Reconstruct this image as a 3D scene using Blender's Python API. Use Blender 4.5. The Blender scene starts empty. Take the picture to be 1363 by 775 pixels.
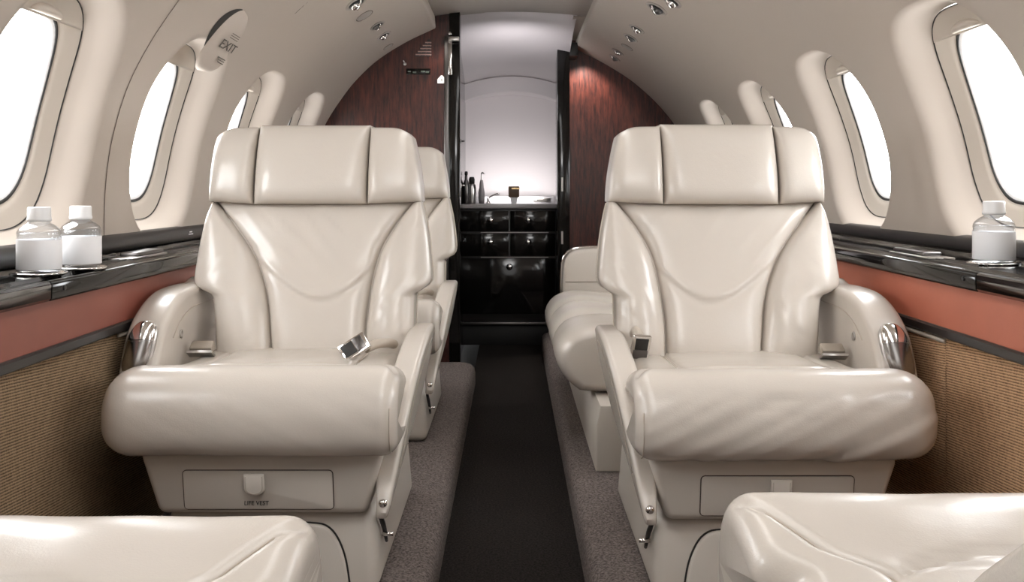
import bpy, bmesh, math, random
import numpy as np
from mathutils import Vector, Matrix, noise
random.seed(7)
C = bpy.context.scene.collection
PI = math.pi
F = 1330.0            # focal length in px of the 1363 px wide frame
VX, VY = 681.0, 252.0 # horizon point
EYE = 0.80            # eye height over the aisle floor; shapes below are written relative to the eye

# ------------------------------------------------------------------ helpers
def at(px, py, Y):
    return ((px - VX) * Y / F, Y, -(py - VY) * Y / F)

def link(name, verts, faces, mat, parent=None, smooth=True, angle=None):
    """verts in world axes, heights relative to the eye"""
    off = Vector(parent_world(parent)) if parent else Vector((0, 0, 0))
    vs = [(v[0] - off.x, v[1] - off.y, v[2] + EYE - off.z) for v in verts]
    me = bpy.data.meshes.new(name)
    me.from_pydata(vs, [], faces)
    bm = bmesh.new(); bm.from_mesh(me)
    bmesh.ops.remove_doubles(bm, verts=bm.verts, dist=1e-6)
    bmesh.ops.recalc_face_normals(bm, faces=bm.faces)
    bm.to_mesh(me); bm.free()
    if smooth:
        me.polygons.foreach_set('use_smooth', [True] * len(me.polygons))
        if angle:
            me.set_sharp_from_angle(angle=math.radians(angle))
    o = bpy.data.objects.new(name, me)
    me.materials.append(mat)
    C.objects.link(o)
    if parent: o.parent = parent
    return o

def parent_world(p):
    v = Vector((0, 0, 0))
    while p is not None:
        v = v + Vector(p.location); p = p.parent
    return v

def thing(name, label, cat, loc, group=None):
    o = bpy.data.objects.new(name, None)
    C.objects.link(o)
    o.location = (loc[0], loc[1], loc[2] + EYE)
    o.empty_display_size = .05
    tag(o, label, cat, group)
    return o

def tag(o, label, cat, group=None):
    o['label'] = label; o['category'] = cat
    if group: o['group'] = group
    return o

def struct(o):
    o['kind'] = 'structure'
    return o

def dup(root, loc, rz, label, group=None, keep=None):
    r = root.copy(); C.objects.link(r)
    r.location = loc; r.rotation_euler = (0, 0, rz); r['label'] = label
    if group: r['group'] = group
    for ch in list(root.children):
        c = ch.copy(); C.objects.link(c); c.parent = r
        for g in ch.children:
            d = g.copy(); C.objects.link(d); d.parent = c
    return r

def catmull(pts, n, closed=False):
    pts = [np.array(p, float) for p in pts]
    m = len(pts)
    out = []
    segs = m if closed else m - 1
    dense = []
    for i in range(segs):
        p1 = pts[i]; p2 = pts[(i + 1) % m]
        p0 = pts[(i - 1) % m] if (closed or i > 0) else 2 * p1 - p2
        p3 = pts[(i + 2) % m] if (closed or i + 2 < m) else 2 * p2 - p1
        for k in range(24):
            t = k / 24
            dense.append(.5 * ((2 * p1) + (-p0 + p2) * t + (2 * p0 - 5 * p1 + 4 * p2 - p3) * t * t + (-p0 + 3 * p1 - 3 * p2 + p3) * t ** 3))
    if not closed: dense.append(pts[-1])
    else: dense.append(dense[0])
    dense = np.array(dense)
    L = np.concatenate([[0], np.cumsum(np.linalg.norm(np.diff(dense, axis=0), axis=1))])
    s = np.linspace(0, L[-1], n + 1)[:n] if closed else np.linspace(0, L[-1], n)
    return np.stack([np.interp(s, L, dense[:, k]) for k in range(dense.shape[1])], 1)

def interp(xs, ys):
    return lambda t: float(np.interp(t, xs, ys))

def loft(rings, closed=True, caps=True):
    n = len(rings[0]); vs = [tuple(p) for r in rings for p in r]; fs = []
    for i in range(len(rings) - 1):
        for j in range(n if closed else n - 1):
            k = (j + 1) % n
            fs.append((i * n + j, i * n + k, (i + 1) * n + k, (i + 1) * n + j))
    if caps and closed:
        fs.append(tuple(range(n))); b = (len(rings) - 1) * n
        fs.append(tuple(b + j for j in range(n)))
    return vs, fs

def tube(pts, r, n=8, rfun=None):
    P = [Vector(p) for p in pts]; rings = []
    up = Vector((0.13, .27, .95))
    for i, p in enumerate(P):
        t = (P[min(i + 1, len(P) - 1)] - P[max(i - 1, 0)]).normalized()
        a = t.cross(up)
        if a.length < 1e-3: a = t.cross(Vector((1, 0, 0)))
        a.normalize(); b = t.cross(a)
        rr = rfun(i / (len(P) - 1)) if rfun else r
        rings.append([tuple(p + (a * math.cos(2 * PI * k / n) + b * math.sin(2 * PI * k / n)) * rr) for k in range(n)])
    return loft(rings)

def box(x0, x1, y0, y1, z0, z1, bevel=0.0, seg=3, M=None):
    bm = bmesh.new()
    bmesh.ops.create_cube(bm, size=1)
    for v in bm.verts:
        v.co = Vector(((x0 + x1) / 2 + v.co.x * (x1 - x0), (y0 + y1) / 2 + v.co.y * (y1 - y0), (z0 + z1) / 2 + v.co.z * (z1 - z0)))
    if bevel:
        bmesh.ops.bevel(bm, geom=bm.edges[:], offset=bevel, segments=seg, profile=.5, affect='EDGES')
    if M is not None: bm.transform(M)
    bm.verts.index_update()
    vs = [tuple(v.co) for v in bm.verts]; fs = [tuple(v.index for v in f.verts) for f in bm.faces]
    bm.free()
    return vs, fs

def prism(poly, a0, a1, axis='x', bevel=0.0, seg=4, fn=None):
    """poly in the two other axes; axis x: (y,z)  y: (x,z)  z: (x,y)"""
    bm = bmesh.new()
    def mk(p, a):
        return {'x': (a, p[0], p[1]), 'y': (p[0], a, p[1]), 'z': (p[0], p[1], a)}[axis]
    A = [bm.verts.new(mk(p, a0)) for p in poly]; B = [bm.verts.new(mk(p, a1)) for p in poly]
    bm.faces.new(A); bm.faces.new(B[::-1])
    n = len(poly)
    for i in range(n): bm.faces.new((A[i], A[(i + 1) % n], B[(i + 1) % n], B[i]))
    bmesh.ops.recalc_face_normals(bm, faces=bm.faces)
    if bevel:
        rim = [e for e in bm.edges if (e.verts[0] in A and e.verts[1] in A) or (e.verts[0] in B and e.verts[1] in B)]
        bmesh.ops.bevel(bm, geom=rim, offset=bevel, segments=seg, profile=.5, affect='EDGES', clamp_overlap=True)
    bm.verts.index_update()
    vs = [tuple(v.co) for v in bm.verts]; fs = [tuple(v.index for v in f.verts) for f in bm.faces]
    bm.free()
    if fn: vs = [fn(v) for v in vs]
    return vs, fs

def lathe(prof, c, n=32, M=None):
    """prof: (r,z) list, axis z through c"""
    rings = []
    for r, z in prof:
        ring = []
        for k in range(n):
            p = Vector((r * math.cos(2 * PI * k / n), r * math.sin(2 * PI * k / n), z))
            if M is not None: p = M @ p
            ring.append((c[0] + p.x, c[1] + p.y, c[2] + p.z))
        rings.append(ring)
    return loft(rings)

def text_mesh(name, s, size, M, mat, parent, extrude=.0004):
    cu = bpy.data.curves.new(name, 'FONT'); cu.body = s; cu.size = size; cu.extrude = extrude
    cu.align_x = 'CENTER'; cu.align_y = 'CENTER'
    tmp = bpy.data.objects.new('tmp', cu)
    C.objects.link(tmp); bpy.context.view_layer.update()
    me = bpy.data.meshes.new_from_object(tmp.evaluated_get(bpy.context.evaluated_depsgraph_get()))
    vs = [tuple(M @ v.co) for v in me.vertices]; fs = [tuple(p.vertices) for p in me.polygons]
    bpy.data.objects.remove(tmp); bpy.data.curves.remove(cu); bpy.data.meshes.remove(me)
    return link(name, vs, fs, mat, parent, smooth=False)

# ------------------------------------------------------------------ materials
def nd(t, typ, **kw):
    n = t.nodes.new(typ)
    for k, v in kw.items(): setattr(n, k, v)
    return n

def base_mat(name, col, rough=.5, metal=0.0, spec=.5, coat=0.0, coat_rough=.1, var=0.0, var_scale=6, bump=0.0, bump_scale=300, emit=None, emit_s=0, sheen=0, bump2=0, bump2_scale=20):
    m = bpy.data.materials.new(name); m.use_nodes = True
    t = m.node_tree; b = t.nodes['Principled BSDF']
    b.inputs['Base Color'].default_value = (*col, 1)
    b.inputs['Roughness'].default_value = rough; b.inputs['Metallic'].default_value = metal
    b.inputs['Specular IOR Level'].default_value = spec
    b.inputs['Coat Weight'].default_value = coat; b.inputs['Coat Roughness'].default_value = coat_rough
    if sheen: b.inputs['Sheen Weight'].default_value = sheen
    tc = nd(t, 'ShaderNodeTexCoord')
    if var:
        nz = nd(t, 'ShaderNodeTexNoise'); nz.inputs['Scale'].default_value = var_scale; nz.inputs['Detail'].default_value = 4
        t.links.new(tc.outputs['Object'], nz.inputs['Vector'])
        mx = nd(t, 'ShaderNodeMix', data_type='RGBA')
        mx.inputs[6].default_value = (*[c * (1 - var) for c in col], 1); mx.inputs[7].default_value = (*[min(1, c * (1 + var)) for c in col], 1)
        t.links.new(nz.outputs['Fac'], mx.inputs[0]); t.links.new(mx.outputs[2], b.inputs['Base Color'])
    prev = None
    for bs, sc in ((bump2, bump2_scale), (bump, bump_scale)):
        if not bs: continue
        nz = nd(t, 'ShaderNodeTexNoise'); nz.inputs['Scale'].default_value = sc; nz.inputs['Detail'].default_value = 3
        t.links.new(tc.outputs['Object'], nz.inputs['Vector'])
        bp = nd(t, 'ShaderNodeBump'); bp.inputs['Strength'].default_value = bs; bp.inputs['Distance'].default_value = .002 if sc > 100 else .006
        t.links.new(nz.outputs['Fac'], bp.inputs['Height'])
        if prev: t.links.new(prev.outputs['Normal'], bp.inputs['Normal'])
        t.links.new(bp.outputs['Normal'], b.inputs['Normal']); prev = bp
    if emit:
        b.inputs['Emission Color'].default_value = (*emit, 1); b.inputs['Emission Strength'].default_value = emit_s
    return m

def wood_mat(name, c0, c1):
    m = bpy.data.materials.new(name); m.use_nodes = True
    t = m.node_tree; b = t.nodes['Principled BSDF']
    tc = nd(t, 'ShaderNodeTexCoord'); mp = nd(t, 'ShaderNodeMapping'); mp.inputs['Scale'].default_value = (60, 60, 7)
    nz = nd(t, 'ShaderNodeTexNoise'); nz.inputs['Scale'].default_value = 1.6; nz.inputs['Detail'].default_value = 8; nz.inputs['Roughness'].default_value = .7
    rp = nd(t, 'ShaderNodeValToRGB'); rp.color_ramp.elements[0].color = (*c0, 1); rp.color_ramp.elements[1].color = (*c1, 1)
    rp.color_ramp.elements[0].position = .35; rp.color_ramp.elements[1].position = .68
    t.links.new(tc.outputs['Object'], mp.inputs[0]); t.links.new(mp.outputs[0], nz.inputs['Vector'])
    t.links.new(nz.outputs['Fac'], rp.inputs[0]); t.links.new(rp.outputs[0], b.inputs['Base Color'])
    b.inputs['Roughness'].default_value = .3; b.inputs['Coat Weight'].default_value = .15; b.inputs['Coat Roughness'].default_value = .12
    return m

def rib_fabric(name, c0, c1):
    m = bpy.data.materials.new(name); m.use_nodes = True
    t = m.node_tree; b = t.nodes['Principled BSDF']
    tc = nd(t, 'ShaderNodeTexCoord'); mp = nd(t, 'ShaderNodeMapping')
    mp.inputs['Rotation'].default_value = (math.radians(4), 0, 0)
    w = nd(t, 'ShaderNodeTexWave', wave_type='BANDS', bands_direction='Z'); w.inputs['Scale'].default_value = 66; w.inputs['Distortion'].default_value = 1.1
    w.inputs['Detail'].default_value = 2; w.inputs['Detail Scale'].default_value = 3
    w2 = nd(t, 'ShaderNodeTexWave', wave_type='BANDS', bands_direction='Y'); w2.inputs['Scale'].default_value = 95; w2.inputs['Distortion'].default_value = 1.5
    nz = nd(t, 'ShaderNodeTexNoise'); nz.inputs['Scale'].default_value = 140; nz.inputs['Detail'].default_value = 3
    rp = nd(t, 'ShaderNodeValToRGB'); rp.color_ramp.elements[0].color = (*c0, 1); rp.color_ramp.elements[1].color = (*c1, 1)
    rp.color_ramp.elements[0].position = .25; rp.color_ramp.elements[1].position = .7
    a = nd(t, 'ShaderNodeMath', operation='MULTIPLY_ADD'); a.inputs[1].default_value = .24
    a2 = nd(t, 'ShaderNodeMath', operation='MULTIPLY_ADD'); a2.inputs[1].default_value = .45
    sc = nd(t, 'ShaderNodeMath', operation='MULTIPLY'); sc.inputs[1].default_value = .50
    t.links.new(tc.outputs['Object'], mp.inputs[0])
    for n_ in (w, w2, nz): t.links.new(mp.outputs[0], n_.inputs['Vector'])
    t.links.new(w.outputs['Fac'], sc.inputs[0])
    t.links.new(w2.outputs['Fac'], a.inputs[0]); t.links.new(sc.outputs[0], a.inputs[2])
    t.links.new(nz.outputs['Fac'], a2.inputs[0]); t.links.new(a.outputs[0], a2.inputs[2])
    t.links.new(a2.outputs[0], rp.inputs[0]); t.links.new(rp.outputs[0], b.inputs['Base Color'])
    bp = nd(t, 'ShaderNodeBump'); bp.inputs['Strength'].default_value = .5; bp.inputs['Distance'].default_value = .002
    t.links.new(a2.outputs[0], bp.inputs['Height']); t.links.new(bp.outputs[0], b.inputs['Normal'])
    b.inputs['Roughness'].default_value = .85; b.inputs['Specular IOR Level'].default_value = .15
    return m

def carpet_mat(name, c0, c1):
    m = bpy.data.materials.new(name); m.use_nodes = True
    t = m.node_tree; b = t.nodes['Principled BSDF']
    tc = nd(t, 'ShaderNodeTexCoord')
    nz = nd(t, 'ShaderNodeTexNoise'); nz.inputs['Scale'].default_value = 190; nz.inputs['Detail'].default_value = 5; nz.inputs['Roughness'].default_value = .75
    rp = nd(t, 'ShaderNodeValToRGB'); rp.color_ramp.elements[0].color = (*c0, 1); rp.color_ramp.elements[1].color = (*c1, 1)
    rp.color_ramp.elements[0].position = .36; rp.color_ramp.elements[1].position = .64
    t.links.new(tc.outputs['Object'], nz.inputs['Vector']); t.links.new(nz.outputs['Fac'], rp.inputs[0]); t.links.new(rp.outputs[0], b.inputs['Base Color'])
    bp = nd(t, 'ShaderNodeBump'); bp.inputs['Strength'].default_value = .9; bp.inputs['Distance'].default_value = .006
    t.links.new(nz.outputs['Fac'], bp.inputs['Height']); t.links.new(bp.outputs[0], b.inputs['Normal'])
    b.inputs['Roughness'].default_value = .95; b.inputs['Specular IOR Level'].default_value = .1
    return m

def clear_mat(name, tint=(1, 1, 1), gloss=.1):
    m = bpy.data.materials.new(name); m.use_nodes = True
    t = m.node_tree; t.nodes.remove(t.nodes['Principled BSDF'])
    out = t.nodes['Material Output']
    tr = nd(t, 'ShaderNodeBsdfTransparent'); tr.inputs[0].default_value = (*tint, 1)
    gl = nd(t, 'ShaderNodeBsdfGlossy'); gl.inputs['Roughness'].default_value = .05
    fr = nd(t, 'ShaderNodeLayerWeight'); fr.inputs['Blend'].default_value = gloss
    mx = nd(t, 'ShaderNodeMixShader')
    t.links.new(fr.outputs['Facing'], mx.inputs[0]); t.links.new(tr.outputs[0], mx.inputs[1]); t.links.new(gl.outputs[0], mx.inputs[2])
    t.links.new(mx.outputs[0], out.inputs['Surface'])
    return m

LEATHER = base_mat('cream_leather', (.55, .50, .445), rough=.27, spec=.5, coat=.15, coat_rough=.16, var=.035, var_scale=5, bump=.10, bump_scale=420, bump2=.18, bump2_scale=16)
LEATHER_P = base_mat('cream_leather_piping', (.44, .385, .32), rough=.45)
TAB = base_mat('pale_tab_leather', (.70, .65, .59), rough=.5)
STITCH = base_mat('leather_seam_thread', (.25, .215, .175), rough=.7)
SHELL = base_mat('seat_shell_vinyl', (.545, .50, .445), rough=.42, bump=.05, bump_scale=500)
WALL = base_mat('cabin_lining', (.47, .41, .355), rough=.55, spec=.3, bump=.04, bump_scale=600)
CEIL = base_mat('cabin_ceiling_lining', (.43, .385, .34), rough=.6, spec=.3, bump=.04, bump_scale=500)
PLATE = base_mat('overhead_plate', (.37, .335, .30), rough=.5)
REVEAL = base_mat('window_bezel_plastic', (.52, .46, .395), rough=.4)
BLACKGLOSS = base_mat('black_lacquer', (.006, .0055, .005), rough=.09, spec=.38, coat=.1, coat_rough=.08, var=.3, var_scale=12)
BLACK = base_mat('black_rubber', (.012, .011, .010), rough=.5)
BLACKSATIN = base_mat('black_satin', (.016, .014, .013), rough=.38)
SEAM = base_mat('dark_seam', (.07, .05, .04), rough=.8)
CHROME = base_mat('chrome', (.82, .80, .78), rough=.12, metal=1)
STEEL = base_mat('brushed_steel', (.55, .53, .51), rough=.28, metal=1)
CAPS = base_mat('smoked_steel', (.36, .345, .335), rough=.22, metal=1)
DARKSTEEL = base_mat('dark_steel', (.16, .15, .145), rough=.3, metal=1)
RED_L = base_mat('rust_veneer_shaded', (.24, .072, .048), rough=.5, var=.12, var_scale=14)  # same veneer on both sides; the left side's shade is put into this colour
RED_R = base_mat('rust_veneer_lit', (.47, .142, .084), rough=.5, var=.12, var_scale=14)  # the same veneer, with the brighter light of the right side in its colour
FAB_L = rib_fabric('ribbed_fabric_shaded', (.05, .033, .02), (.30, .21, .125))  # one fabric for both walls; this copy is darkened to stand for shade
FAB_R = rib_fabric('ribbed_fabric_lit', (.10, .055, .030), (.56, .35, .20))  # the same fabric, coloured lighter to stand for light on the right wall
CARPET = carpet_mat('taupe_carpet', (.06, .049, .045), (.32, .272, .25))
CARPET_D = carpet_mat('dark_carpet', (.006, .005, .0045), (.040, .033, .029))
WOOD = wood_mat('mahogany_veneer', (.012, .005, .005), (.105, .026, .017))
WHITEWALL = base_mat('galley_lining', (.70, .655, .66), rough=.5)
WHITE = base_mat('white_plastic', (.85, .85, .85), rough=.35)
LABELW = base_mat('white_paper_label', (.86, .86, .87), rough=.6)
BROWNBOX = base_mat('brown_box', (.14, .085, .05), rough=.4)
PANE = clear_mat('window_glass', (1, 1, 1), .06)
PLASTIC = clear_mat('clear_bottle_plastic', (.90, .91, .92), .25)
GREYPRINT = base_mat('grey_print', (.10, .09, .08), rough=.8)
WEB = base_mat('belt_webbing', (.33, .285, .235), rough=.75, bump=.3, bump_scale=500)

# ------------------------------------------------------------------ cabin section
LPROF = [(-.88, -.13), (-.88, -.10), (-.877, 0), (-.864, .10), (-.832, .213), (-.787, .305), (-.73, .392), (-.67, .468), (-.58, .553), (-.46, .630), (-.335, .690)]
RPROF = [(.945, -.13), (.945, -.10), (.942, 0), (.928, .10), (.89, .213), (.835, .31), (.765, .40), (.69, .477), (.59, .56), (.46, .64), (.33, .705)]
YL, YR = 4.30, 5.05          # left and right bulkheads
YN = -1.3                    # cabin end behind the camera

class Prof:
    def __init__(s, pts, side):
        s.p = catmull(pts, 400); s.side = side
        s.L = np.concatenate([[0], np.cumsum(np.linalg.norm(np.diff(s.p, axis=0), axis=1))])
        d = np.gradient(s.p, axis=0); n = np.stack([d[:, 1], -d[:, 0]], 1)
        n /= np.linalg.norm(n, axis=1)[:, None]
        if (n[100, 0] * side) < 0: n = -n           # outward
        s.n = n
    def at(s, t, Y, d=0):
        x = np.interp(t, s.L, s.p[:, 0]); z = np.interp(t, s.L, s.p[:, 1])
        nx = np.interp(t, s.L, s.n[:, 0]); nz = np.interp(t, s.L, s.n[:, 1])
        return (float(x + nx * d), Y, float(z + nz * d))
    def nrm(s, t):
        return Vector((float(np.interp(t, s.L, s.n[:, 0])), 0, float(np.interp(t, s.L, s.n[:, 1])))).normalized()
    def tan(s, t):
        n = s.nrm(t); v = Vector((n.z, 0, -n.x))
        return v if v.z > 0 else -v
    def s_of_z(s, z): return float(np.interp(z, s.p[:, 1], s.L))
    def hit(s, px, py):
        """where the sight line through a photo point meets the lining"""
        dx, dz = (px - VX), -(py - VY)
        r = s.p[:, 1] * dx - s.p[:, 0] * dz
        ok = s.p[:, 0] * dx + s.p[:, 1] * dz > 0
        i = int(np.argmin(np.where(ok, np.abs(r) / (np.linalg.norm(s.p, axis=1)), 9)))
        Y = F * math.hypot(*s.p[i]) / math.hypot(dx, dz)
        return float(s.L[i]), Y
PL, PR = Prof(LPROF, -1), Prof(RPROF, 1)

def se(a, b, th, n=2.7):
    c, s_ = math.cos(th), math.sin(th)
    if c < 0 and a > .206: a = .205 + (a - .205) * .22     # the flare is wide on the far side only
    r = (abs(c / a) ** n + abs(s_ / b) ** n) ** (-1 / n)
    return r * c, r * s_

def build_wall(name, P, centers, pitch, yend):
    sc = P.s_of_z(.137); s0, s1 = 0.0, float(P.L[-1])
    vs, fs = [], []
    def add_patch(rings):
        base = len(vs); n = len(rings[0])
        for r in rings: vs.extend(r)
        for i in range(len(rings) - 1):
            for j in range(n):
                k = (j + 1) % n
                fs.append((base + i * n + j, base + i * n + k, base + (i + 1) * n + k, base + (i + 1) * n + j))
    S = np.linspace(s0, s1, 57)
    for yc in centers:
        ya, yb = yc - pitch / 2, yc + pitch / 2
        YS = np.linspace(ya, yb, 21)
        per = [(yb, s) for s in S[:-1]] + [(y, s1) for y in YS[::-1][:-1]] + [(ya, s) for s in S[::-1][:-1]] + [(y, s0) for y in YS[:-1]]
        ths = [math.atan2(s - sc, y - yc) for y, s in per]
        rings = []
        for k in range(9):
            t = k / 8; t = 1 - (1 - t) ** 1.4
            ring = []
            for (y, s), th in zip(per, ths):
                ey, es = se(.272, .266, th)
                ring.append(P.at(s + (sc + es - s) * t, y + (yc + ey - y) * t))
            rings.append(ring)
        for a, b, d in ((.268, .263, .0012), (.261, .257, .004), (.253, .251, .010), (.245, .245, .018), (.237, .239, .027), (.229, .233, .037), (.221, .227, .046), (.213, .221, .053), (.207, .2175, .058), (.205, .216, .062), (.205, .216, .095)):
            rings.append([P.at(sc + se(a, b, th)[1], yc + se(a, b, th)[0], d) for th in ths])
        add_patch(rings)
    for ya, yb in ((YN, centers[0] - pitch / 2), (centers[-1] + pitch / 2, yend)):
        if yb - ya < .005: continue
        base = len(vs); YS = np.linspace(ya, yb, max(2, int((yb - ya) / .2)))
        for y in YS: vs.extend(P.at(s, y) for s in S)
        for i in range(len(YS) - 1):
            for j in range(len(S) - 1):
                fs.append((base + i * len(S) + j, base + i * len(S) + j + 1, base + (i + 1) * len(S) + j + 1, base + (i + 1) * len(S) + j))
    # upward lip of the overhead panel
    e = P.at(s1, 0); base = len(vs)
    sg = P.side
    for y in (YN, yend):
        vs.extend([(e[0], y, e[2]), (e[0] - sg * .006, y, e[2] + .003), (e[0] - sg * .008, y, e[2] + .010), (e[0] - sg * .004, y, e[2] + .06)])
    for j in range(3): fs.append((base + j, base + j + 1, base + 4 + j + 1, base + 4 + j))
    o = link(name, vs, fs, WALL)
    return struct(o)

WL_C = [1.81 + .69 * k for k in range(-1, 4)]; WR_C = [1.97 + .72 * k for k in range(-1, 4)]
build_wall('wall_left', PL, WL_C, .69, YL)
build_wall('wall_right', PR, WR_C, .72, YR)

def build_window(idx, P, yc, handle=True):
    sc = P.s_of_z(.137); N = 72
    ths = [2 * PI * k / N for k in range(N)]
    def ring(a, b, d, ds=0): return [P.at(sc + ds + se(a, b, th)[1], yc + se(a, b, th)[0], d) for th in ths]
    # bezel (inner frame)
    rs = [ring(.2048, .2158, .058), ring(.200, .211, .060), ring(.190, .202, .063), ring(.168, .186, .068), ring(.157, .177, .071), ring(.152, .173, .076), ring(.152, .173, .088)]
    fr = link(f'window_{idx}', *loft(rs, caps=False), REVEAL); struct(fr)
    link('edge_gap_shade', *loft([ring(.2055, .2165, .0565), ring(.2035, .2145, .0568), ring(.2035, .2145, .061)], caps=False), BLACK, fr)  # joint around the bezel, its shade painted in as a black ring
    link('gasket', *loft([ring(.1525, .1735, .0735), ring(.150, .170, .0722), ring(.1485, .1675, .0745), ring(.1485, .1675, .080)], caps=False), BLACK, fr)
    link('inner_frame', *loft([ring(.149, .168, .0755), ring(.143, .162, .0765), ring(.138, .156, .082), ring(.138, .156, .092)], caps=False), WHITE, fr)
    g = ring(.140, .161, .090); n = len(g)
    c = P.at(sc, yc, .090)
    vs = [c]; fs = []
    for k in range(1, 7):
        vs += [P.at(sc + se(.140, .161, th)[1] * k / 6, yc + se(.140, .161, th)[0] * k / 6, .090) for th in ths]
    for j in range(n):
        fs.append((0, 1 + j, 1 + (j + 1) % n))
        for k in range(5):
            a = 1 + k * n; b2 = a + n
            fs.append((a + j, a + (j + 1) % n, b2 + (j + 1) % n, b2 + j))
    link('pane', vs, fs, PANE, fr)
    # shade housing across the top
    st = sc + .160
    rows = []
    for i in range(9):
        u = i / 8; row = []
        s = st + u * (.212 - .160)
        w = .197 * (max(0, 1 - (abs(s - sc) / .216) ** 2.7)) ** (1 / 2.7) + .002
        for j in range(25):
            v = -1 + 2 * j / 24
            row.append(P.at(s, yc + v * w, .056 + .002 * u))
        rows.append(row)
    back = [P.at(st, yc + (-1 + 2 * j / 24) * .150, .072) for j in range(25)]
    link('shade', *loft([back] + rows, closed=False), REVEAL, fr)
    if handle:
        # half-moon pull lip on the shade
        rows = []
        for i in range(7):
            ph = PI * i / 6
            row = []
            for j in range(17):
                v = -1 + 2 * j / 16
                e = (1 - v * v) ** .5 if abs(v) < 1 else 0
                row.append(P.at(st + .004 + (.020 * e) * (1 - math.cos(ph)) / 2, yc + v * .062, .057 - .013 * e * math.sin(ph)))
            rows.append(row)
        link('handle', *loft(rows, closed=False), REVEAL, fr)
    return fr
k = 1
for yc in WL_C:
    build_window(k, PL, yc, handle=(abs(yc - 2.5) > .1)); k += 1
for yc in WR_C:
    build_window(k, PR, yc); k += 1

# ceiling ------------------------------------------------------------
cp = catmull([(-.345, .742), (-.25, .757), (0, .775), (.25, .762), (.345, .752)], 25)
rows = [[(p[0], y, p[1]) for p in cp] for y in (YN, 0, 1, 2, 3, 3.9, 4.36)]
rows += [[(p[0], 4.37, p[1] + .010) for p in cp]]
struct(link('ceiling', *loft(rows, closed=False), CEIL))
for Yp in (1.25, 2.55, 3.62):
    pass
# emergency-hatch seam on the left lining
ss = np.linspace(.0, PL.L[-1], 60)
vs = []; fs = []
for s in ss:
    vs += [PL.at(s, 2.1535, -.0008), PL.at(s, 2.1565, -.0008)]
for i in range(59): fs.append((2 * i, 2 * i + 1, 2 * i + 3, 2 * i + 2))
struct(link('trim_1', vs, fs, SEAM))

t_e, Y_e = PL.hit(392, 18)
vs = []; fs = []
for s_ in np.linspace(t_e, PL.L[-1] * .985, 30): vs += [PL.at(s_, Y_e, -.0008), PL.at(s_, Y_e + .004, -.0008)]
for i in range(29): fs.append((2 * i, 2 * i + 1, 2 * i + 3, 2 * i + 2))
struct(link('ceiling_side', *box(.27, .35, 4.36, 5.06, .753, .765), CEIL, smooth=False))
struct(link('trim_12', vs, fs, SEAM))
# floor --------------------------------------------------------------
AX = .145
struct(link('floor', *box(-AX - .02, AX + .02, YN, 5.9, -.83, -.80), CARPET_D, smooth=False))
def side_floor(name, sg, y1):
    xa = AX + .004
    prof = [(xa, -.81), (xa, -.755), (xa + .004, -.735), (xa + .014, -.724), (xa + .03, -.72), (.98, -.72), (.98, -.81)]
    if sg > 0: prof[0:4] = [(xa, -.81), (xa, -.755), (xa + .004, -.735), (xa + .014, -.724)]
    rings = [[(sg * p[0], y, p[1]) for p in prof] for y in (YN, 1, 2, 3, y1 - .05)]
    for a in (.3, .6, .85, 1.0):
        rings.append([(sg * (p[0] + (.04 * (1 - math.cos(a * PI / 2)) if p[0] < .3 else 0)), y1 - .05 + .05 * math.sin(a * PI / 2), p[1]) for p in prof])
    return struct(link(name, *loft(rings), CARPET, angle=40))
side_floor('floor_left', -1, 4.16); side_floor('floor_right', 1, YR)
struct(link('floor_under', *box(-1.2, 1.2, YN, 5.9, -.90, -.84), BLACK, smooth=False))
struct(link('ceiling_outer', *box(-.42, .42, YN, 5.9, .86, .90), BLACK, smooth=False))
struct(link('wall_back', *box(-1.1, 1.1, YN - .03, YN, -.83, .85), WALL, smooth=False))

# lower side walls ---------------------------------------------------
def lower_side(sg, side, X, zr, zs0, zs1, fab, red, yend):
    def ex(poly, name, mat, bev=0):
        return struct(link(name, *prism([(sg * x, z) for x, z in poly], YN, yend, 'y'), mat, smooth=False))
    Xo = .94 if sg < 0 else 1.0
    ex([(X, zr), (X, zs0), (Xo, zs0), (Xo, zr)], 'trim_%d' % (2 if sg < 0 else 3), red)
    ex([(X - .004, zs0), (X - .008, zs0 - .003), (X - .008, zs1 + .003), (X - .004, zs1), (Xo, zs1), (Xo, zs0)], 'trim_%d' % (4 if sg < 0 else 5), BLACKSATIN)
    ex([(X + .004, zs1), (X + .006, -.5), (X + .004, -.73), (Xo, -.73), (Xo, zs1)], 'wall_%s_lower' % side, fab)
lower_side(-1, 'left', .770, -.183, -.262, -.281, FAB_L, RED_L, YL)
lower_side(1, 'right', .805, -.172, -.257, -.276, FAB_R, RED_R, YR)
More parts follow.
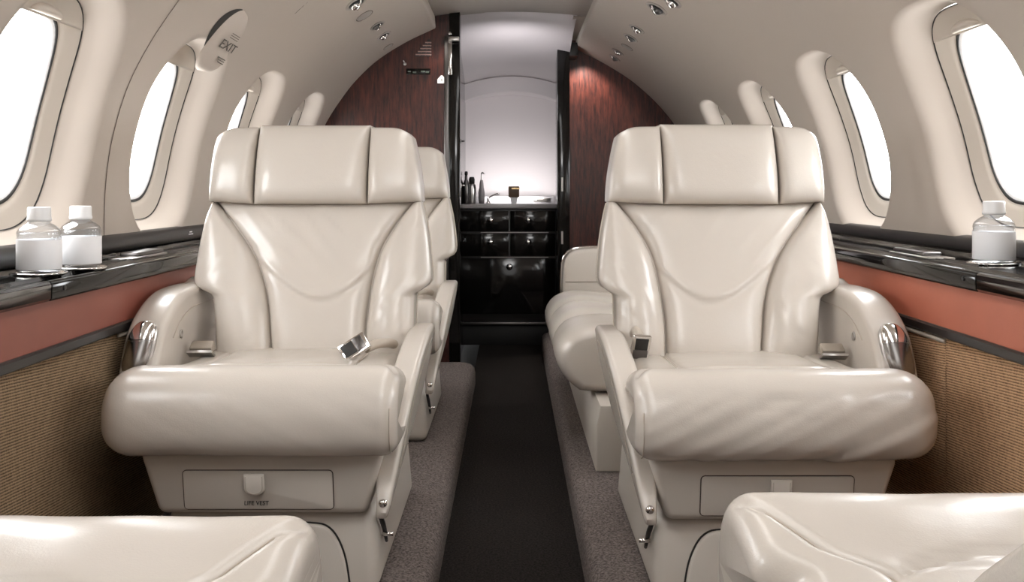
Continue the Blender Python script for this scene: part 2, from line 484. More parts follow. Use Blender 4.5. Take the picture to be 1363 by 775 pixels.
# vertical veneer joints on the red band
# ------------------------------------------------------------------ side ledges
def ledge(sg, P, Xw, Xf, zt, zf0, zf1, yend, ysplit, label, cupY, side):
    t = thing('side_ledge', label, 'ledge', (sg * (Xf + .04), 2.0, zf1))
    def ex(poly, name, mat, y0, y1, parent=t, ang=35, bev=0):
        return link(name, *prism([(sg * x, z) for x, z in poly], y0, y1, 'y', bevel=bev, seg=2), mat, parent, angle=ang)
    rail_t = -.100 if sg < 0 else -.0975
    # back rail (rounded top bar) and groove
    rp = [(Xw + .0, rail_t + .002), (Xw - .006, rail_t), (Xw - .012, rail_t - .004), (Xw - .017, rail_t - .014), (Xw - .019, rail_t - .026), (Xw - .017, zt + .014), (Xw - .006, zt + .010), (Xw, zt + .010)]
    ex(rp, 'back_rail', BLACKSATIN, YN, yend, ang=60)
    sp = [(Xw, zt + .010), (Xw - .02, zt + .010), (Xw - .026, zt + .004), (Xf + .040, zt + .002), (Xf + .034, zt - .003), (Xf + .016, zt - .003), (Xf + .012, zt - .03), (Xw, zt - .03)]
    ex(sp, 'shelf_top', BLACKGLOSS, YN, yend, ang=30)
    ip = [(Xf + .012, zt - .0045), (Xf + .014, zt - .003), (Xf + .007, zt - .0002), (Xf + .002, zt - .002), (Xf - .001, zf0 - .005), (Xf, zf1 + .005), (Xf + .004, zf1), (Xf + .012, zf1)]
    for y0, y1 in ((YN, ysplit - .002), (ysplit + .002, ysplit + 1.16), (ysplit + 1.164, yend)):
        ex(ip, 'front_panel', BLACKGLOSS, y0, y1, ang=50, bev=.0012)
    ex([(Xf + .012, zt - .03), (Xf + .03, zt - .03), (Xf + .03, zf1), (Xf + .012, zf1)], 'back_board', BLACK, YN, yend)
    # keyhole latch
    kc = (sg * (Xf - .0012), ysplit + .045, (zf0 + zf1) / 2 + .002)
    Mx = Matrix.Rotation(-sg * PI / 2, 3, 'Y')
    link('latch', *lathe([(0, 0), (.004, 0), (.0045, .001), (.003, .0016), (0, .0016)], kc, 16, Mx), BLACK, t)
    # long polished inlay strips
    for a, w in ((.050, .0022), (.066, .0018)):
        link('inlay', *box(min(sg * (Xf + a), sg * (Xf + a + w)), max(sg * (Xf + a), sg * (Xf + a + w)), ysplit + .1, ysplit + .98, zt + .0015, zt + .0045, .0006, 1), DARKSTEEL, t, angle=30)
    # cup holder rims
    for cy, cx in cupY:
        link('cup_holder', *lathe([(.040, -.002), (.045, .001), (.0465, .003), (.0455, .005), (.042, .004), (.040, .002)], (cx, cy, zt + .002), 40), CHROME, t)
    # folding table latch: dark block with a bright rim
    ly = ysplit + (.50 if sg < 0 else .33)
    a, b = sg * (Xf + .045), sg * (Xf + .085)
    h = link('table_latch', *box(min(a, b), max(a, b), ly, ly + .16, zt + .004, zt + .014, .004, 3), DARKSTEEL, t, angle=40)
    a, b = sg * (Xf + .038), sg * (Xf + .090)
    link('rim', *box(min(a, b), max(a, b), ly - .05, ly + .165, zt + .001, zt + .0055, .002, 2), STEEL, h, angle=40)
    return t
LB = (-.818, 1.73); LB2 = (-.800, 1.855); RBt = (.888, 1.84)
led_l = ledge(-1, PL, .885, .755, -.150, -.152, -.184, YL, 1.64, 'glossy black side ledge along the left cabin wall carrying two bottles', [(LB[1], LB[0]), (LB2[1], LB2[0])], 'left')
led_r = ledge(1, PR, .955, .790, -.141, -.141, -.175, YR, 1.70, 'glossy black side ledge along the right cabin wall carrying one bottle', [(RBt[1], RBt[0])], 'right')
# small white placard print on the left rail
M = Matrix.Translation((-.8655, 2.235 + .45, -.112)) @ Matrix.Rotation(PI / 2, 4, 'Z') @ Matrix.Rotation(PI / 2, 4, 'X')
for i, w in enumerate((.010, .018)):
    link('placard_print', *box(-.8672, -.8662, 2.70 - w, 2.70 + w, -.1165 - .006 * i, -.1135 - .006 * i), LABELW, led_l, smooth=False)

# pen on the left ledge
def pen(p0, p1, label, mat):
    v0, v1 = Vector(p0), Vector(p1)
    t = thing('pen', label, 'pen', (v0 + v1) / 2)
    d = v1 - v0
    link('barrel', *tube([v0 + d * k / 6 for k in range(6)], .0035, 10), mat, t)
    link('tip', *tube([v0 + d * k for k in (5 / 6, .9, .96, 1)], .003, 10, lambda u: .0034 * (1 - .85 * u)), CHROME, t)
    link('clip', *tube([v0 + d * .02 + Vector((0, 0, .005)), v0 + d * .32 + Vector((0, 0, .005))], .001, 6), CHROME, t)
pen((-.835, 2.02, -.140), (-.853, 2.16, -.140), 'slim dark pen lying on the left ledge behind the bottles', DARKSTEEL)

# ------------------------------------------------------------------ magazine pockets
def pocket(sg, X, y0, y1, z0, z1, fab, label):
    t = thing('magazine_pocket', label, 'pocket', (sg * X, (y0 + y1) / 2, z0))
    rows = []
    for i in range(11):
        v = i / 10
        row = []
        for j in range(13):
            u = j / 12
            bul = .005 * (math.sin(PI * u) ** .6) * (.35 + .65 * v)
            row.append((sg * (X - .001 - bul), y0 + (y1 - y0) * u, z0 + (z1 - z0) * v))
        rows.append(row)
    link('pouch', *loft(rows, closed=False), fab, t)
    link('binding', *tube([(p[0] - sg * .001, p[1], p[2] + .001) for p in rows[-1]], .0045, 8), LEATHER_P, t)
pocket(-1, .774, 1.96, 2.42, -.66, -.288, FAB_L, 'brown and tan ribbed fabric magazine pocket on left wall beside the seat armrest')
pocket(1, .809, 1.86, 2.42, -.66, -.284, FAB_R, 'brown and tan ribbed fabric magazine pocket on right wall beside the seat armrest')

# ------------------------------------------------------------------ bottles
def bottle(c, z, label):
    t = thing('water_bottle', label, 'bottle', (c[0], c[1], z), 'water bottles on the side ledges')
    p = (c[0], c[1], z)
    body = [(0, .001), (.030, 0), (.034, .002), (.036, .006), (.036, .060), (.0352, .062), (.0352, .064), (.036, .066), (.0355, .071), (.033, .076), (.026, .082), (.019, .086), (.0165, .088), (.0165, .095), (0, .095)]
    link('body', *lathe(body, p, 40), PLASTIC, t)
    link('label', *lathe([(.0363, .007), (.0365, .0075), (.0365, .0575), (.0363, .058)], p, 40), LABELW, t)
    link('water', *lathe([(0, .003), (.031, .003), (.034, .008), (.034, .060), (.0335, .070), (0, .070)], p, 32), clear_w, t)
    link('cap', *lathe([(0, .114), (.0175, .114), (.019, .112), (.0193, .096), (.0200, .094), (.0200, .090), (.0185, .089), (0, .089)], p, 32), WHITE, t)
    return t
clear_w = clear_mat('bottle_water', (.93, .95, .97), .12)
bottle(LB, -.1448, 'clear water bottle with white cap, nearer of the pair on the left ledge')
bottle(LB2, -.1448, 'clear water bottle with white cap, farther of the pair on the left ledge')
bottle(RBt, -.1358, 'clear water bottle with white cap standing alone on the right ledge')

# ------------------------------------------------------------------ seats
CX0, CY0 = -.45, 2.10      # the left seat's own centre, used to read its shape
def ybk(z): return 2.17 + (z + .38) * .33
def bk(px, py):
    """photo point on the left seat back -> seat-local (x, z)"""
    Y = 2.25
    for _ in range(20):
        z = -(py - VY) * Y / F; Y = ybk(z)
    return (px - VX) * Y / F - CX0, z

def puff(sx, cx, dy, xl, xr, zb, zt, h, base, back, nu=28, nv=36, p=5, q=.5, extra=None, edge=.0):
    """padded panel on the back plane: xl/xr functions of v, zb/zt of u (seat-local); h puff, base forward offset, back thickness"""
    us = [.5 - .5 * math.cos(PI * i / nu) for i in range(nu + 1)]; vs_ = [.5 - .5 * math.cos(PI * i / nv) for i in range(nv + 1)]
    us = [.6 * a + .4 * i / nu for i, a in enumerate(us)]; vs_ = [.6 * a + .4 * i / nv for i, a in enumerate(vs_)]
    front, backr = [], []
    for v in vs_:
        fr, br = [], []
        for u in us:
            x = xl(v) + (xr(v) - xl(v)) * u; z = zb(u) + (zt(u) - zb(u)) * v
            e = max(0, (1 - abs(2 * u - 1) ** p) * (1 - abs(2 * v - 1) ** p)) ** q
            y = ybk(z) - base(u, v) - h * e
            if extra: y -= extra(x, z, u, v) * e
            fr.append((cx + sx * x, y + dy, z)); br.append((cx + sx * x, ybk(z) + back + dy, z))
        front.append(fr); backr.append(br)
    vs = [p_ for r in front for p_ in r]; fs = []
    w = nu + 1
    for i in range(nv):
        for j in range(nu): fs.append((i * w + j, i * w + j + 1, (i + 1) * w + j + 1, (i + 1) * w + j))
    per = [(0, j) for j in range(nu)] + [(i, nu) for i in range(nv)] + [(nv, j) for j in range(nu, 0, -1)] + [(i, 0) for i in range(nv, 0, -1)]
    b0 = len(vs); vs += [backr[i][j] for i, j in per]
    for k_ in range(len(per)):
        a, b = per[k_], per[(k_ + 1) % len(per)]
        fs.append((a[0] * w + a[1], b[0] * w + b[1], b0 + (k_ + 1) % len(per), b0 + k_))
    fs.append(tuple(range(b0, b0 + len(per))))
    return vs, fs

def curve_x(tab):
    ys = [t[1] for t in tab]
    pts = [bk(t[0], t[1]) for t in tab]
    zs = [p_[1] for p_ in pts][::-1]; xs = [p_[0] for p_ in pts][::-1]
    sm = catmull(list(zip(xs, zs)), 80)
    return lambda z: float(np.interp(z, sm[:, 1], sm[:, 0]))

CL = curve_x([(288, 268), (313, 300), (334, 330), (348, 360), (357, 395), (361, 435), (364, 490)])
CR = curve_x([(553, 266), (528, 300), (510, 330), (500, 360), (493, 395), (488, 435), (486, 490)])
OL = curve_x([(287, 266), (277, 290), (270, 320), (265, 350), (262.5, 368), (264, 378), (272, 384), (284, 389), (288, 396), (290, 430), (291, 490)])
OR = curve_x([(560, 264), (566, 290), (571, 320), (574, 350), (575, 366), (573, 376), (566, 383), (556, 388), (553, 396), (552, 430), (550, 490)])
ZB, ZT = bk(400, 486)[1], bk(400, 268)[1]

def stitch_line(name, pts, r, mat, parent):
    return link(name, *tube(pts, r, 6), mat, parent)

def make_seat(sx, cx, dy, label, seed, wrinkle=0.0):
    root = thing('cabin_seat', label, 'seat', (cx, CY0 + dy, -.72), 'cream leather cabin seats')
    W = lambda x, Y, z: (cx + sx * x, Y + dy, z)
    # ---- backrest: centre panel (part), bolsters and shell below it
    def vz(v): return ZB + (ZT - ZB) * v
    def crease(x, z, u, v):
        s = (u - .5)
        zc1 = -.245 + .32 * s * s - .02 * s
        zc2 = -.215 + .55 * s * s + .05 * s
        g = -.0045 * math.exp(-((z - zc1) / .007) ** 2) + .003 * math.exp(-((z - zc1 - .016) / .012) ** 2)
        if seed == 1: g += -.003 * math.exp(-((z - zc2) / .005) ** 2) * max(0, 1 - abs(s + .1) * 2.2)
        n_ = noise.noise(Vector((x * 9 + seed * 7, z * 6 + x * 4, seed)))
        dg = noise.noise(Vector(((x + z) * 38, (x - z) * 7, seed * 3.1)))
        top = max(0, min(1, (z + .20) / .15))
        return g + .004 * n_ + .0055 * dg * top
    back = link('backrest', *puff(sx, cx, dy, lambda v: CL(vz(v)) + .001, lambda v: CR(vz(v)) - .001, lambda u: ZB, lambda u: ZT,
                .030, lambda u, v: -.006 + .012 * (1 - v), .05, 44, 60, 7, .5, crease), LEATHER, root)
    for nm, A, B_, fl in (('bolster', OL, CL, 0), ('bolster', CR, OR, 1)):
        def xl(v, A=A, s=0): return A(vz(v)) + .0008
        def xr(v, B_=B_): return B_(vz(v)) - .0008
        def base(u, v, fl=fl):
            o = u if fl else 1 - u
            return .004 + .020 * math.sin(min(1, o * 1.15) * PI * .75) * (.5 + .5 * math.sin(PI * min(1, v * 1.2)))
        def ex(x, z, u, v):
            return .0035 * noise.noise(Vector((x * 14 + 3, z * 9, seed * 2.3))) + .0015 * noise.noise(Vector(((x - z) * 50, (x + z) * 12, seed)))
        link('bolster', *puff(sx, cx, dy, xl, xr, lambda u: ZB, lambda u: ZT, .030, base, .055, 26, 60, 4.5, .5, ex), LEATHER, back)
    rings = []
    for k_ in range(31):
        z = ZB + (ZT - ZB) * k_ / 30
        a, b = OL(z) + .006, OR(z) - .006
        y = ybk(z)
        ring = []
        for j in range(28):
            th = 2 * PI * j / 28
            c_, s_ = math.cos(th), math.sin(th)
            ring.append(W((a + b) / 2 + (b - a) / 2 * math.copysign(abs(c_) ** .35, c_), y + .055 + .06 * math.copysign(abs(s_) ** .6, s_), z))
        rings.append(ring)
    link('back_shell', *loft(rings), SHELL, back)
    # gusset piping along both sides
    for A, off in ((OL, .004), (OR, -.004)):
        link('piping', *tube([W(A(z) + off * .2, ybk(z) + .046, z) for z in np.linspace(ZB + .01, ZT - .005, 40)], .0028, 6), LEATHER_P, back)
    # ---- headrest
    zt_ = bk(400, 169)[1]; zb_ = bk(400, 271)[1]
    xA, xB = bk(345, 220)[0], bk(493, 220)[0]
    xa, xb = bk(283, 250)[0], bk(562, 250)[0]
    xat, xbt = bk(291, 190)[0], bk(549, 190)[0]
    hb = lambda u, v: .022 + .012 * math.sin(PI * v)
    def hx(x, z, u, v): return .003 * noise.noise(Vector((x * 8, z * 12, seed * 5.0)))
    head = link('headrest', *puff(sx, cx, dy, lambda v: xA + .0012, lambda v: xB - .0012, lambda u: zb_ - .001, lambda u: zt_ + .002,
                .034, hb, .085, 30, 30, 6, .5, hx), LEATHER, root)
    def wx_l(v): return xa + (xat - xa) * v ** 1.6
    def wx_r(v): return xb + (xbt - xb) * v ** 1.6
    dz = lambda o: -.003 - .022 * max(0, (o - .35) / .65) ** 3.2
    link('headrest_wing', *puff(sx, cx, dy, wx_l, lambda v: xA - .0012, lambda u: zb_ + .004 * (1 - u), lambda u: zt_ + dz(1 - u),
         .034, lambda u, v: .014 + .012 * u + .010 * math.sin(PI * v), .08, 26, 30, 4.2, .5, hx), LEATHER, head)
    link('headrest_wing', *puff(sx, cx, dy, lambda v: xB + .0012, wx_r, lambda u: zb_ + .004 * u, lambda u: zt_ + dz(u),
         .034, lambda u, v: .014 + .012 * (1 - u) + .010 * math.sin(PI * v), .08, 26, 30, 4.2, .5, hx), LEATHER, head)
    rings = []
    for k_ in range(13):
        v = k_ / 12; z = zb_ + (zt_ - zb_) * (.01 + .94 * v)
        sh = (1 - max(0, (v - .7) / .3) ** 2 * .25)
        a, b = wx_l(v) + .008, wx_r(v) - .008
        m = (a + b) / 2; hw = (b - a) / 2 * (1 - .12 * max(0, (v - .75) / .25) ** 2)
        ring = []
        for j in range(28):
            th = 2 * PI * j / 28; c_, s_ = math.cos(th), math.sin(th)
            ring.append(W(m + hw * math.copysign(abs(c_) ** .35, c_), ybk(z) + .055 + .05 * sh * math.copysign(abs(s_) ** .6, s_), z))
        rings.append(ring)
    link('headrest_shell', *loft(rings), SHELL, head)
    # ---- seat cushion: T-shaped, rolled front
    prof = catmull([(2.23, -.356), (2.15, -.350), (2.05, -.347), (1.95, -.342), (1.885, -.334), (1.83, -.322), (1.785, -.315), (1.745, -.318), (1.716, -.335),
                    (1.697, -.366), (1.691, -.402), (1.698, -.436), (1.722, -.459), (1.78, -.467), (1.92, -.468), (2.1, -.468), (2.22, -.466), (2.24, -.41)], 150, closed=True)
    nx = 96
    tn = np.roll(prof, -1, 0) - np.roll(prof, 1, 0); nn = np.stack([tn[:, 1], -tn[:, 0]], 1); nn /= np.linalg.norm(nn, axis=1)[:, None]
    if nn[np.argmin(prof[:, 0]), 0] > 0: nn = -nn
    xe0, xe1 = -.2645, .254
    def warp(x, Y):
        t = max(0, min(1, (Y - 1.86) / .045)); t = t * t * (3 - 2 * t)
        lim0, lim1 = xe0 + .030 * t, xe1 - .034 * t
        return lim0 + (x - xe0) / (xe1 - xe0) * (lim1 - lim0)
    def seam_d(x, Y):
        d = 9
        # U-shaped seam of the centre pan
        xs = .165
        if Y > 1.915: d = min(d, abs(abs(x + .003) - xs))
        yc_ = 1.873 + .042 * min(1.3, abs(x + .003) / xs) ** 2.5
        if abs(x + .003) < xs: d = min(d, abs(Y - yc_) * .95)
        # mitre to the front corners
        ax = abs(x + .003)
        if ax >= xs - .005:
            tt = (ax - xs) / (.245 - xs); yl = 1.915 - .15 * tt
            if tt < 1.05: d = min(d, abs(Y - yl) * .5)
        return d
    rings = []
    r0, r1 = .058, .030
    stations = []
    for a in np.linspace(0, PI / 2, 10)[:-1]: stations.append((xe0 + r0 * (1 - math.sin(a)), r0 * (1 - math.cos(a))) if False else (xe0 + r0 * (1 - math.cos(a)), r0 * (1 - math.sin(a))))
    for i in range(nx + 1): stations.append((xe0 + r0 + (xe1 - r1 - xe0 - r0) * i / nx, 0))
    for a in np.linspace(PI / 2, 0, 8)[1:]: stations.append((xe1 - r1 * (1 - math.cos(a)), r1 * (1 - math.sin(a))))
    for x, ins in stations:
        ring = []
        for (Y, z), (ny, nz_) in zip(prof, nn):
            Yp_, zp_ = Y - ny * ins, z - nz_ * ins
            o = 0.0
            if nz_ > .25:
                d = seam_d(x, Y); o -= .0065 * math.exp(-(d / .0055) ** 2)
                if Y > 1.9 and abs(x) < .165: o += .006 * (1 - (abs(x) / .165) ** 4)
                o += .002 * noise.noise(Vector((x * 12, Y * 10, seed)))
            if nz_ <= .6 and Y < 1.8:
                o += wrinkle * noise.noise(Vector((x * 26 + (z + .4) * 52, (z + .4) * 5 + x * 3, seed * 1.7)))
                o += .0025 * noise.noise(Vector((x * 7, z * 10, seed)))
            # sag of the roll towards the sides
            ring.append(W(warp(x, Yp_), Yp_ + ny * o, zp_ + nz_ * o))
        rings.append(ring)
    cu = link('seat_cushion', *loft(rings), LEATHER, root)
    # end seam on the aisle side
    xs = xe1 - .012
    ins = r1 * .16
    pts = [W(warp(xs, Y), Y - ny * ins, z - nz_ * ins) for (Y, z), (ny, nz_) in zip(prof, nn) if Y < 1.80 and -.462 < z and nz_ < .35]
    link('seam', *tube(pts, .0011, 6), LEATHER_P, cu)
    top_ = sorted([(Y, z) for (Y, z), (ny, nz_) in zip(prof, nn) if nz_ > .25])
    zt_at = lambda Y: float(np.interp(Y, [t_[0] for t_ in top_], [t_[1] for t_ in top_]))
    for sg_ in (-1, 1):
        pts = []
        for tt in np.linspace(.78, 0, 16):
            a_ = .165 + (.245 - .165) * tt; Y = 1.915 - .15 * tt
            pts.append(W(warp(sg_ * a_ - .003, Y), Y, zt_at(Y) - .0050))
        for Y in np.linspace(1.93, 2.2, 12): pts.append(W(warp(sg_ * .165 - .003, Y), Y, zt_at(Y) - .0050))
        link('seam', *tube(pts, .0011, 6), LEATHER_P, cu)
    # ---- armrest on the window side
    ap = catmull([(2.37, -.46), (2.37, -.225), (2.28, -.213), (2.16, -.211), (2.09, -.217), (2.025, -.237), (1.97, -.270), (1.935, -.315), (1.915, -.365), (1.915, -.42), (1.93, -.46)], 60)
    ap = [tuple(p_) for p_ in ap]
    arm = link('armrest', *prism(ap, -.308, -.232, 'x', .024, 6, lambda v: W(v[0], v[1], v[2])), LEATHER, root, angle=50)
    stp = [W(-.2314, p_[0] + .012, p_[1] - .034) for p_ in catmull([(2.33, -.218), (2.16, -.216), (2.09, -.223), (2.04, -.240), (2.0, -.265)], 24)]
    link('seam', *tube(stp, .0010, 6), LEATHER_P, arm)
    # ash-tray / control capsule on the front of the armrest
    cc = Vector((-.272, 1.937, -.312)); ax = Vector((-.020, -.035, -.12)).normalized(); nrm_ = Vector((0, -.96, .28)).normalized(); sd = Vector((1, 0, 0))
    def capsule(l0, l1, w, d, n=20, m=24):
        rings = []
        for i in range(n + 1):
            t = l0 + (l1 - l0) * i / n
            prof_ = max(0, 1 - abs(t) ** 2.6) ** (1 / 2.6)
            ring = []
            for j in range(m):
                th = 2 * PI * j / m
                p_ = cc + ax * (t * .058) + sd * (w * prof_ * math.cos(th)) + nrm_ * (d * prof_ * math.sin(th))
                ring.append(W(*p_))
            rings.append(ring)
        return loft(rings)
    cap = link('control_capsule', *capsule(-.30, .72, .0265, .020), CAPS, arm, angle=60)
    cap2 = link('capsule_lid', *capsule(-1, -.315, .0275, .022), CHROME, arm, angle=60)
    link('capsule_tray', *capsule(-.99, .995, .0300, .0115), STEEL, arm, angle=60)
    link('capsule_pocket', *capsule(.70, .93, .023, .0145), BLACK, arm, angle=60)
    # recline button on the inner face
    Mx = Matrix.Rotation(PI / 2 * sx, 3, 'Y')
    link('recline_button', *lathe([(0, 0), (.009, 0), (.009, .002), (.007, .003), (.006, .0015), (0, .0015)], W(-.2318, 2.06, -.298), 20, Mx), STEEL, arm)
    # ---- armrest on the aisle side: a sloping, folded-down arm
    top = catmull([(2.29, -.335), (2.275, -.306), (2.22, -.300), (2.13, -.301), (2.05, -.315), (1.97, -.342), (1.90, -.384), (1.835, -.445), (1.785, -.50), (1.750, -.545), (1.742, -.565)], 40)
    bot = catmull([(1.750, -.577), (1.775, -.572), (1.85, -.547), (1.955, -.515), (2.09, -.486), (2.20, -.445), (2.265, -.40), (2.29, -.36)], 24)
    poly = [tuple(p_) for p_ in top] + [tuple(p_) for p_ in bot]
    def lean(v):
        z = v[2]; c_ = .252 - (-.30 - z) * .16
        w_ = 1 - .55 * max(0, min(1, (-.46 - z) / .10))
        return W(c_ + .026 - (.026 - v[0]) * w_, v[1], z)
    arm2 = link('armrest', *prism(poly, -.026, .026, 'x', .018, 6, lean), LEATHER, root, angle=50)
    mid = [((a[0] + .03), a[1] - .030) for a in catmull([(2.20, -.302), (2.13, -.304), (2.05, -.318), (1.97, -.345), (1.90, -.387), (1.84, -.446), (1.80, -.48)], 30)]
    link('seam', *tube([lean((.0262, p_[0], p_[1])) for p_ in mid], .0013, 6), STITCH, arm2)
    link('pivot_bolt', *lathe([(0, 0), (.0075, 0), (.008, .003), (.006, .007), (.003, .008), (0, .008)], lean((0.0, 1.750, -.550)), 20, Matrix.Rotation(PI / 2, 3, 'X')), CHROME, arm2)
    # ---- shroud with the life-vest drawer
    zt2, zb2 = -.462, -.577
    def shr(x, Y, z):
        t = (z - zb2) / (zt2 - zb2)
        return W(x * (.86 + .14 * t), Y + (1 - t) * .020 * (1 if Y < 2 else -1), z)
    sv = box(-.205, .225, 1.752, 2.34, zb2, zt2, .014, 4)
    sh = link('seat_shroud', [shr(*v) for v in sv[0]], sv[1], SHELL, root, angle=40)
    yf = 1.752 - .001
    def fp(px, py): # photo point on the shroud front (left seat)
        x = (px - VX) * 1.755 / F - CX0; z = -(py - VY) * 1.755 / F
        return x, z
    x0, z1 = fp(243, 627); x1, z0 = fp(442, 681)
    m = .004
    def rrect(a0, a1, b0, b1, r):
        return [(cxx + r * math.cos(t), czz + r * math.sin(t)) for cxx, czz, q in ((a1 - r, b1 - r, 0), (a0 + r, b1 - r, 1), (a0 + r, b0 + r, 2), (a1 - r, b0 + r, 3)) for t in np.linspace(q * PI / 2, (q + 1) * PI / 2, 5)]
    dv = prism(rrect(x0, x1, z0, z1, .006), yf - .0025, yf + .01, 'y', .0012, 2)
    dk = .0016
    fr = prism(rrect(x0 - dk, x1 + dk, z0 - dk, z1 + dk, .008), yf - .0004, yf + .01, 'y')
    def drw(v):
        t = (v[2] - zb2) / (zt2 - zb2)
        return W(v[0], v[1] + (1 - t) * .020, v[2])
    link('drawer_gap', [drw(v) for v in fr[0]], fr[1], SEAM, sh, smooth=False)
    dr = link('drawer', [drw(v) for v in dv[0]], dv[1], SHELL, root, angle=40)
    tx, tz = fp(340, 629)
    tw = .018
    pl = [(tx - tw, tz), (tx + tw, tz), (tx + tw, tz - .026)] + [(tx + tw * math.cos(a), tz - .026 - tw * .75 * math.sin(a)) for a in np.linspace(0, PI, 10)[1:-1]] + [(tx - tw, tz - .026)]
    tv = prism(pl, yf - .016, yf - .009, 'y', .002, 2)
    link('pull_tab', [drw(v) for v in tv[0]], tv[1], TAB, dr, angle=40)
    rim = [drw((tx - tw * .8, yf - .0163, tz - .004))] + [drw((tx - tw * .8 * math.cos(a), yf - .0163, tz - .025 - tw * .6 * math.sin(a))) for a in np.linspace(0, PI, 14)] + [drw((tx + tw * .8, yf - .0163, tz - .004))]
    link('seam', *tube(rim, .0006, 5), LEATHER_P, dr)
    lab = Matrix.Translation(drw((tx, yf - .0048, z0 + .012))) @ Matrix.Rotation(-.17, 4, 'X') @ Matrix.Rotation(PI / 2, 4, 'X')
    if sx > 0: text_mesh('lettering', 'LIFE VEST', .0105, lab, BLACK, dr)
    # ---- pedestal
    def ped(x, Y, z):
        t = (z + .72) / (.145)
        return W(x * (1.0 + (.0 if x < 0 else .05 * (1 - t))), Y - (1 - t) * (.02 if Y < 2 else -.02), z)
    pv = box(-.17, .205, 1.80, 2.37, -.72, -.574, .022, 5)
    pd = link('pedestal', [ped(*v) for v in pv[0]], pv[1], SHELL, root, angle=50)
    ac = [tuple(p_) for p_ in catmull([(-.142, -.72), (-.142, -.63), (-.130, -.608), (-.10, -.600)], 14)] + [tuple(p_) for p_ in catmull([(.085, -.600), (.112, -.604), (.132, -.622), (.147, -.66), (.155, -.72)], 22)]
    av = prism(ac, 1.793, 1.84, 'y', .005, 3)
    link('kick_panel', [ped(*v) for v in av[0]], av[1], SHELL, pd, angle=40)
    gv = prism([(x * 1.018, z + .0022 if z > -.715 else z) for x, z in ac], 1.7985, 1.84, 'y')
    link('panel_gap_shade', [ped(*v) for v in gv[0]], gv[1], BLACK, pd, smooth=False)  # joint around the kick panel, its thin shadow painted in black
    # recline lever
    lv = [W(.2135, 1.80, -.588), W(.216, 1.835, -.622), W(.217, 1.862, -.655)]
    le = link('recline_lever', *tube(catmull(lv, 10), .005, 8, lambda u: .005 * (1 - .6 * abs(u - .35))), BLACK, root)
    link('lever_screw', *tube([W(.212, 1.838, -.634), W(.232, 1.838, -.634)], .004, 8), CHROME, le)
    # ---- seat belt: tongue on the window side, buckle on the aisle side
    def obox(c, xd, yd, hx_, hy_, hz_, bev):
        xd = Vector(xd).normalized(); yd = Vector(yd); yd = (yd - xd * yd.dot(xd)).normalized(); zd = xd.cross(yd)
        v_, f_ = box(-hx_, hx_, -hy_, hy_, -hz_, hz_, bev, 2)
        return [W(*(Vector(c) + xd * a[0] + yd * a[1] + zd * a[2])) for a in v_], f_
    if sx > 0:
        bc, xd, yd, st = (.130, 2.035, -.322), (.80, .22, .50), (-.35, .45, .8), [(.150, 2.055, -.328), (.175, 2.09, -.322), (.20, 2.15, -.335), (.215, 2.20, -.372)]
    else:
        bc, xd, yd, st = (.196, 2.10, -.328), (.10, .35, -.9), (1, -.1, .1), [(.196, 2.105, -.318), (.200, 2.12, -.300), (.202, 2.14, -.300), (.206, 2.18, -.33)]
    link('belt_strap', *tube(catmull([W(*p_) for p_ in st], 14), .0, 8, lambda u: .010), LEATHER_P, root)
    bu = link('belt_buckle', *obox(bc, xd, yd, .030, .019, .006, .003), CHROME, root, angle=40)
    xv = Vector(xd).normalized(); yv = Vector(yd); yv = (yv - xv * yv.dot(xv)).normalized(); zv = xv.cross(yv)
    if zv.y > 0: zv = -zv
    link('buckle_plate', *obox(Vector(bc) - xv * .012 + zv * .004, xd, yd, .013, .0135, .004, .001), BLACK, bu, angle=40)
    link('buckle_bar', *obox(Vector(bc) + xv * .012 + zv * .005, xd, yd, .010, .015, .003, .001), DARKSTEEL, bu, angle=40)
    st2 = link('belt_tongue', *obox((-.195, 2.085, -.330), (1, -.05, .02), (0, .5, .3), .024, .013, .009, .004), WEB, root, angle=40)
    link('tongue_clip', *obox((-.195, 2.072, -.341), (1, -.05, .02), (0, .5, -.3), .027, .012, .003, .001), STEEL, st2, angle=40)
    return root

seat_l = make_seat(1, -.45, 0, 'cream leather seat facing the camera on the left, beside the ledge with two bottles', 1, .0012)
seat_r = make_seat(-1, .462, -.035, 'cream leather seat facing the camera on the right, with diagonal creases on its cushion', 2, .005)
s3 = dup(seat_l, (-.455, CY0 + 1.06, -.72 + EYE), 0, 'cream leather seat partly hidden behind the front left seat, beside the dark doorway')
def near(src, cx, cy, lab, rec):
    r = dup(src, (cx, cy, -.72 + EYE), PI, lab)
    piv = Vector((0, ybk(-.40) + .06 - CY0, -.40 + .72))       # hinge line of the back, in seat-local space
    Mr = Matrix.Translation(piv) @ Matrix.Rotation(-math.radians(rec), 4, 'X') @ Matrix.Translation(-piv)
    for c in r.children:
        n_ = c.name.split('.')[0]
        if n_ in ('backrest', 'headrest'):
            c.matrix_local = Mr @ c.matrix_local
    return r
near(seat_r, -.443, .617, 'cream leather seat cut off at the bottom left corner, only its cushion showing', 34)
near(seat_l, .476, .688, 'cream leather seat cut off at the bottom right corner, cushion and back edge showing', 29)

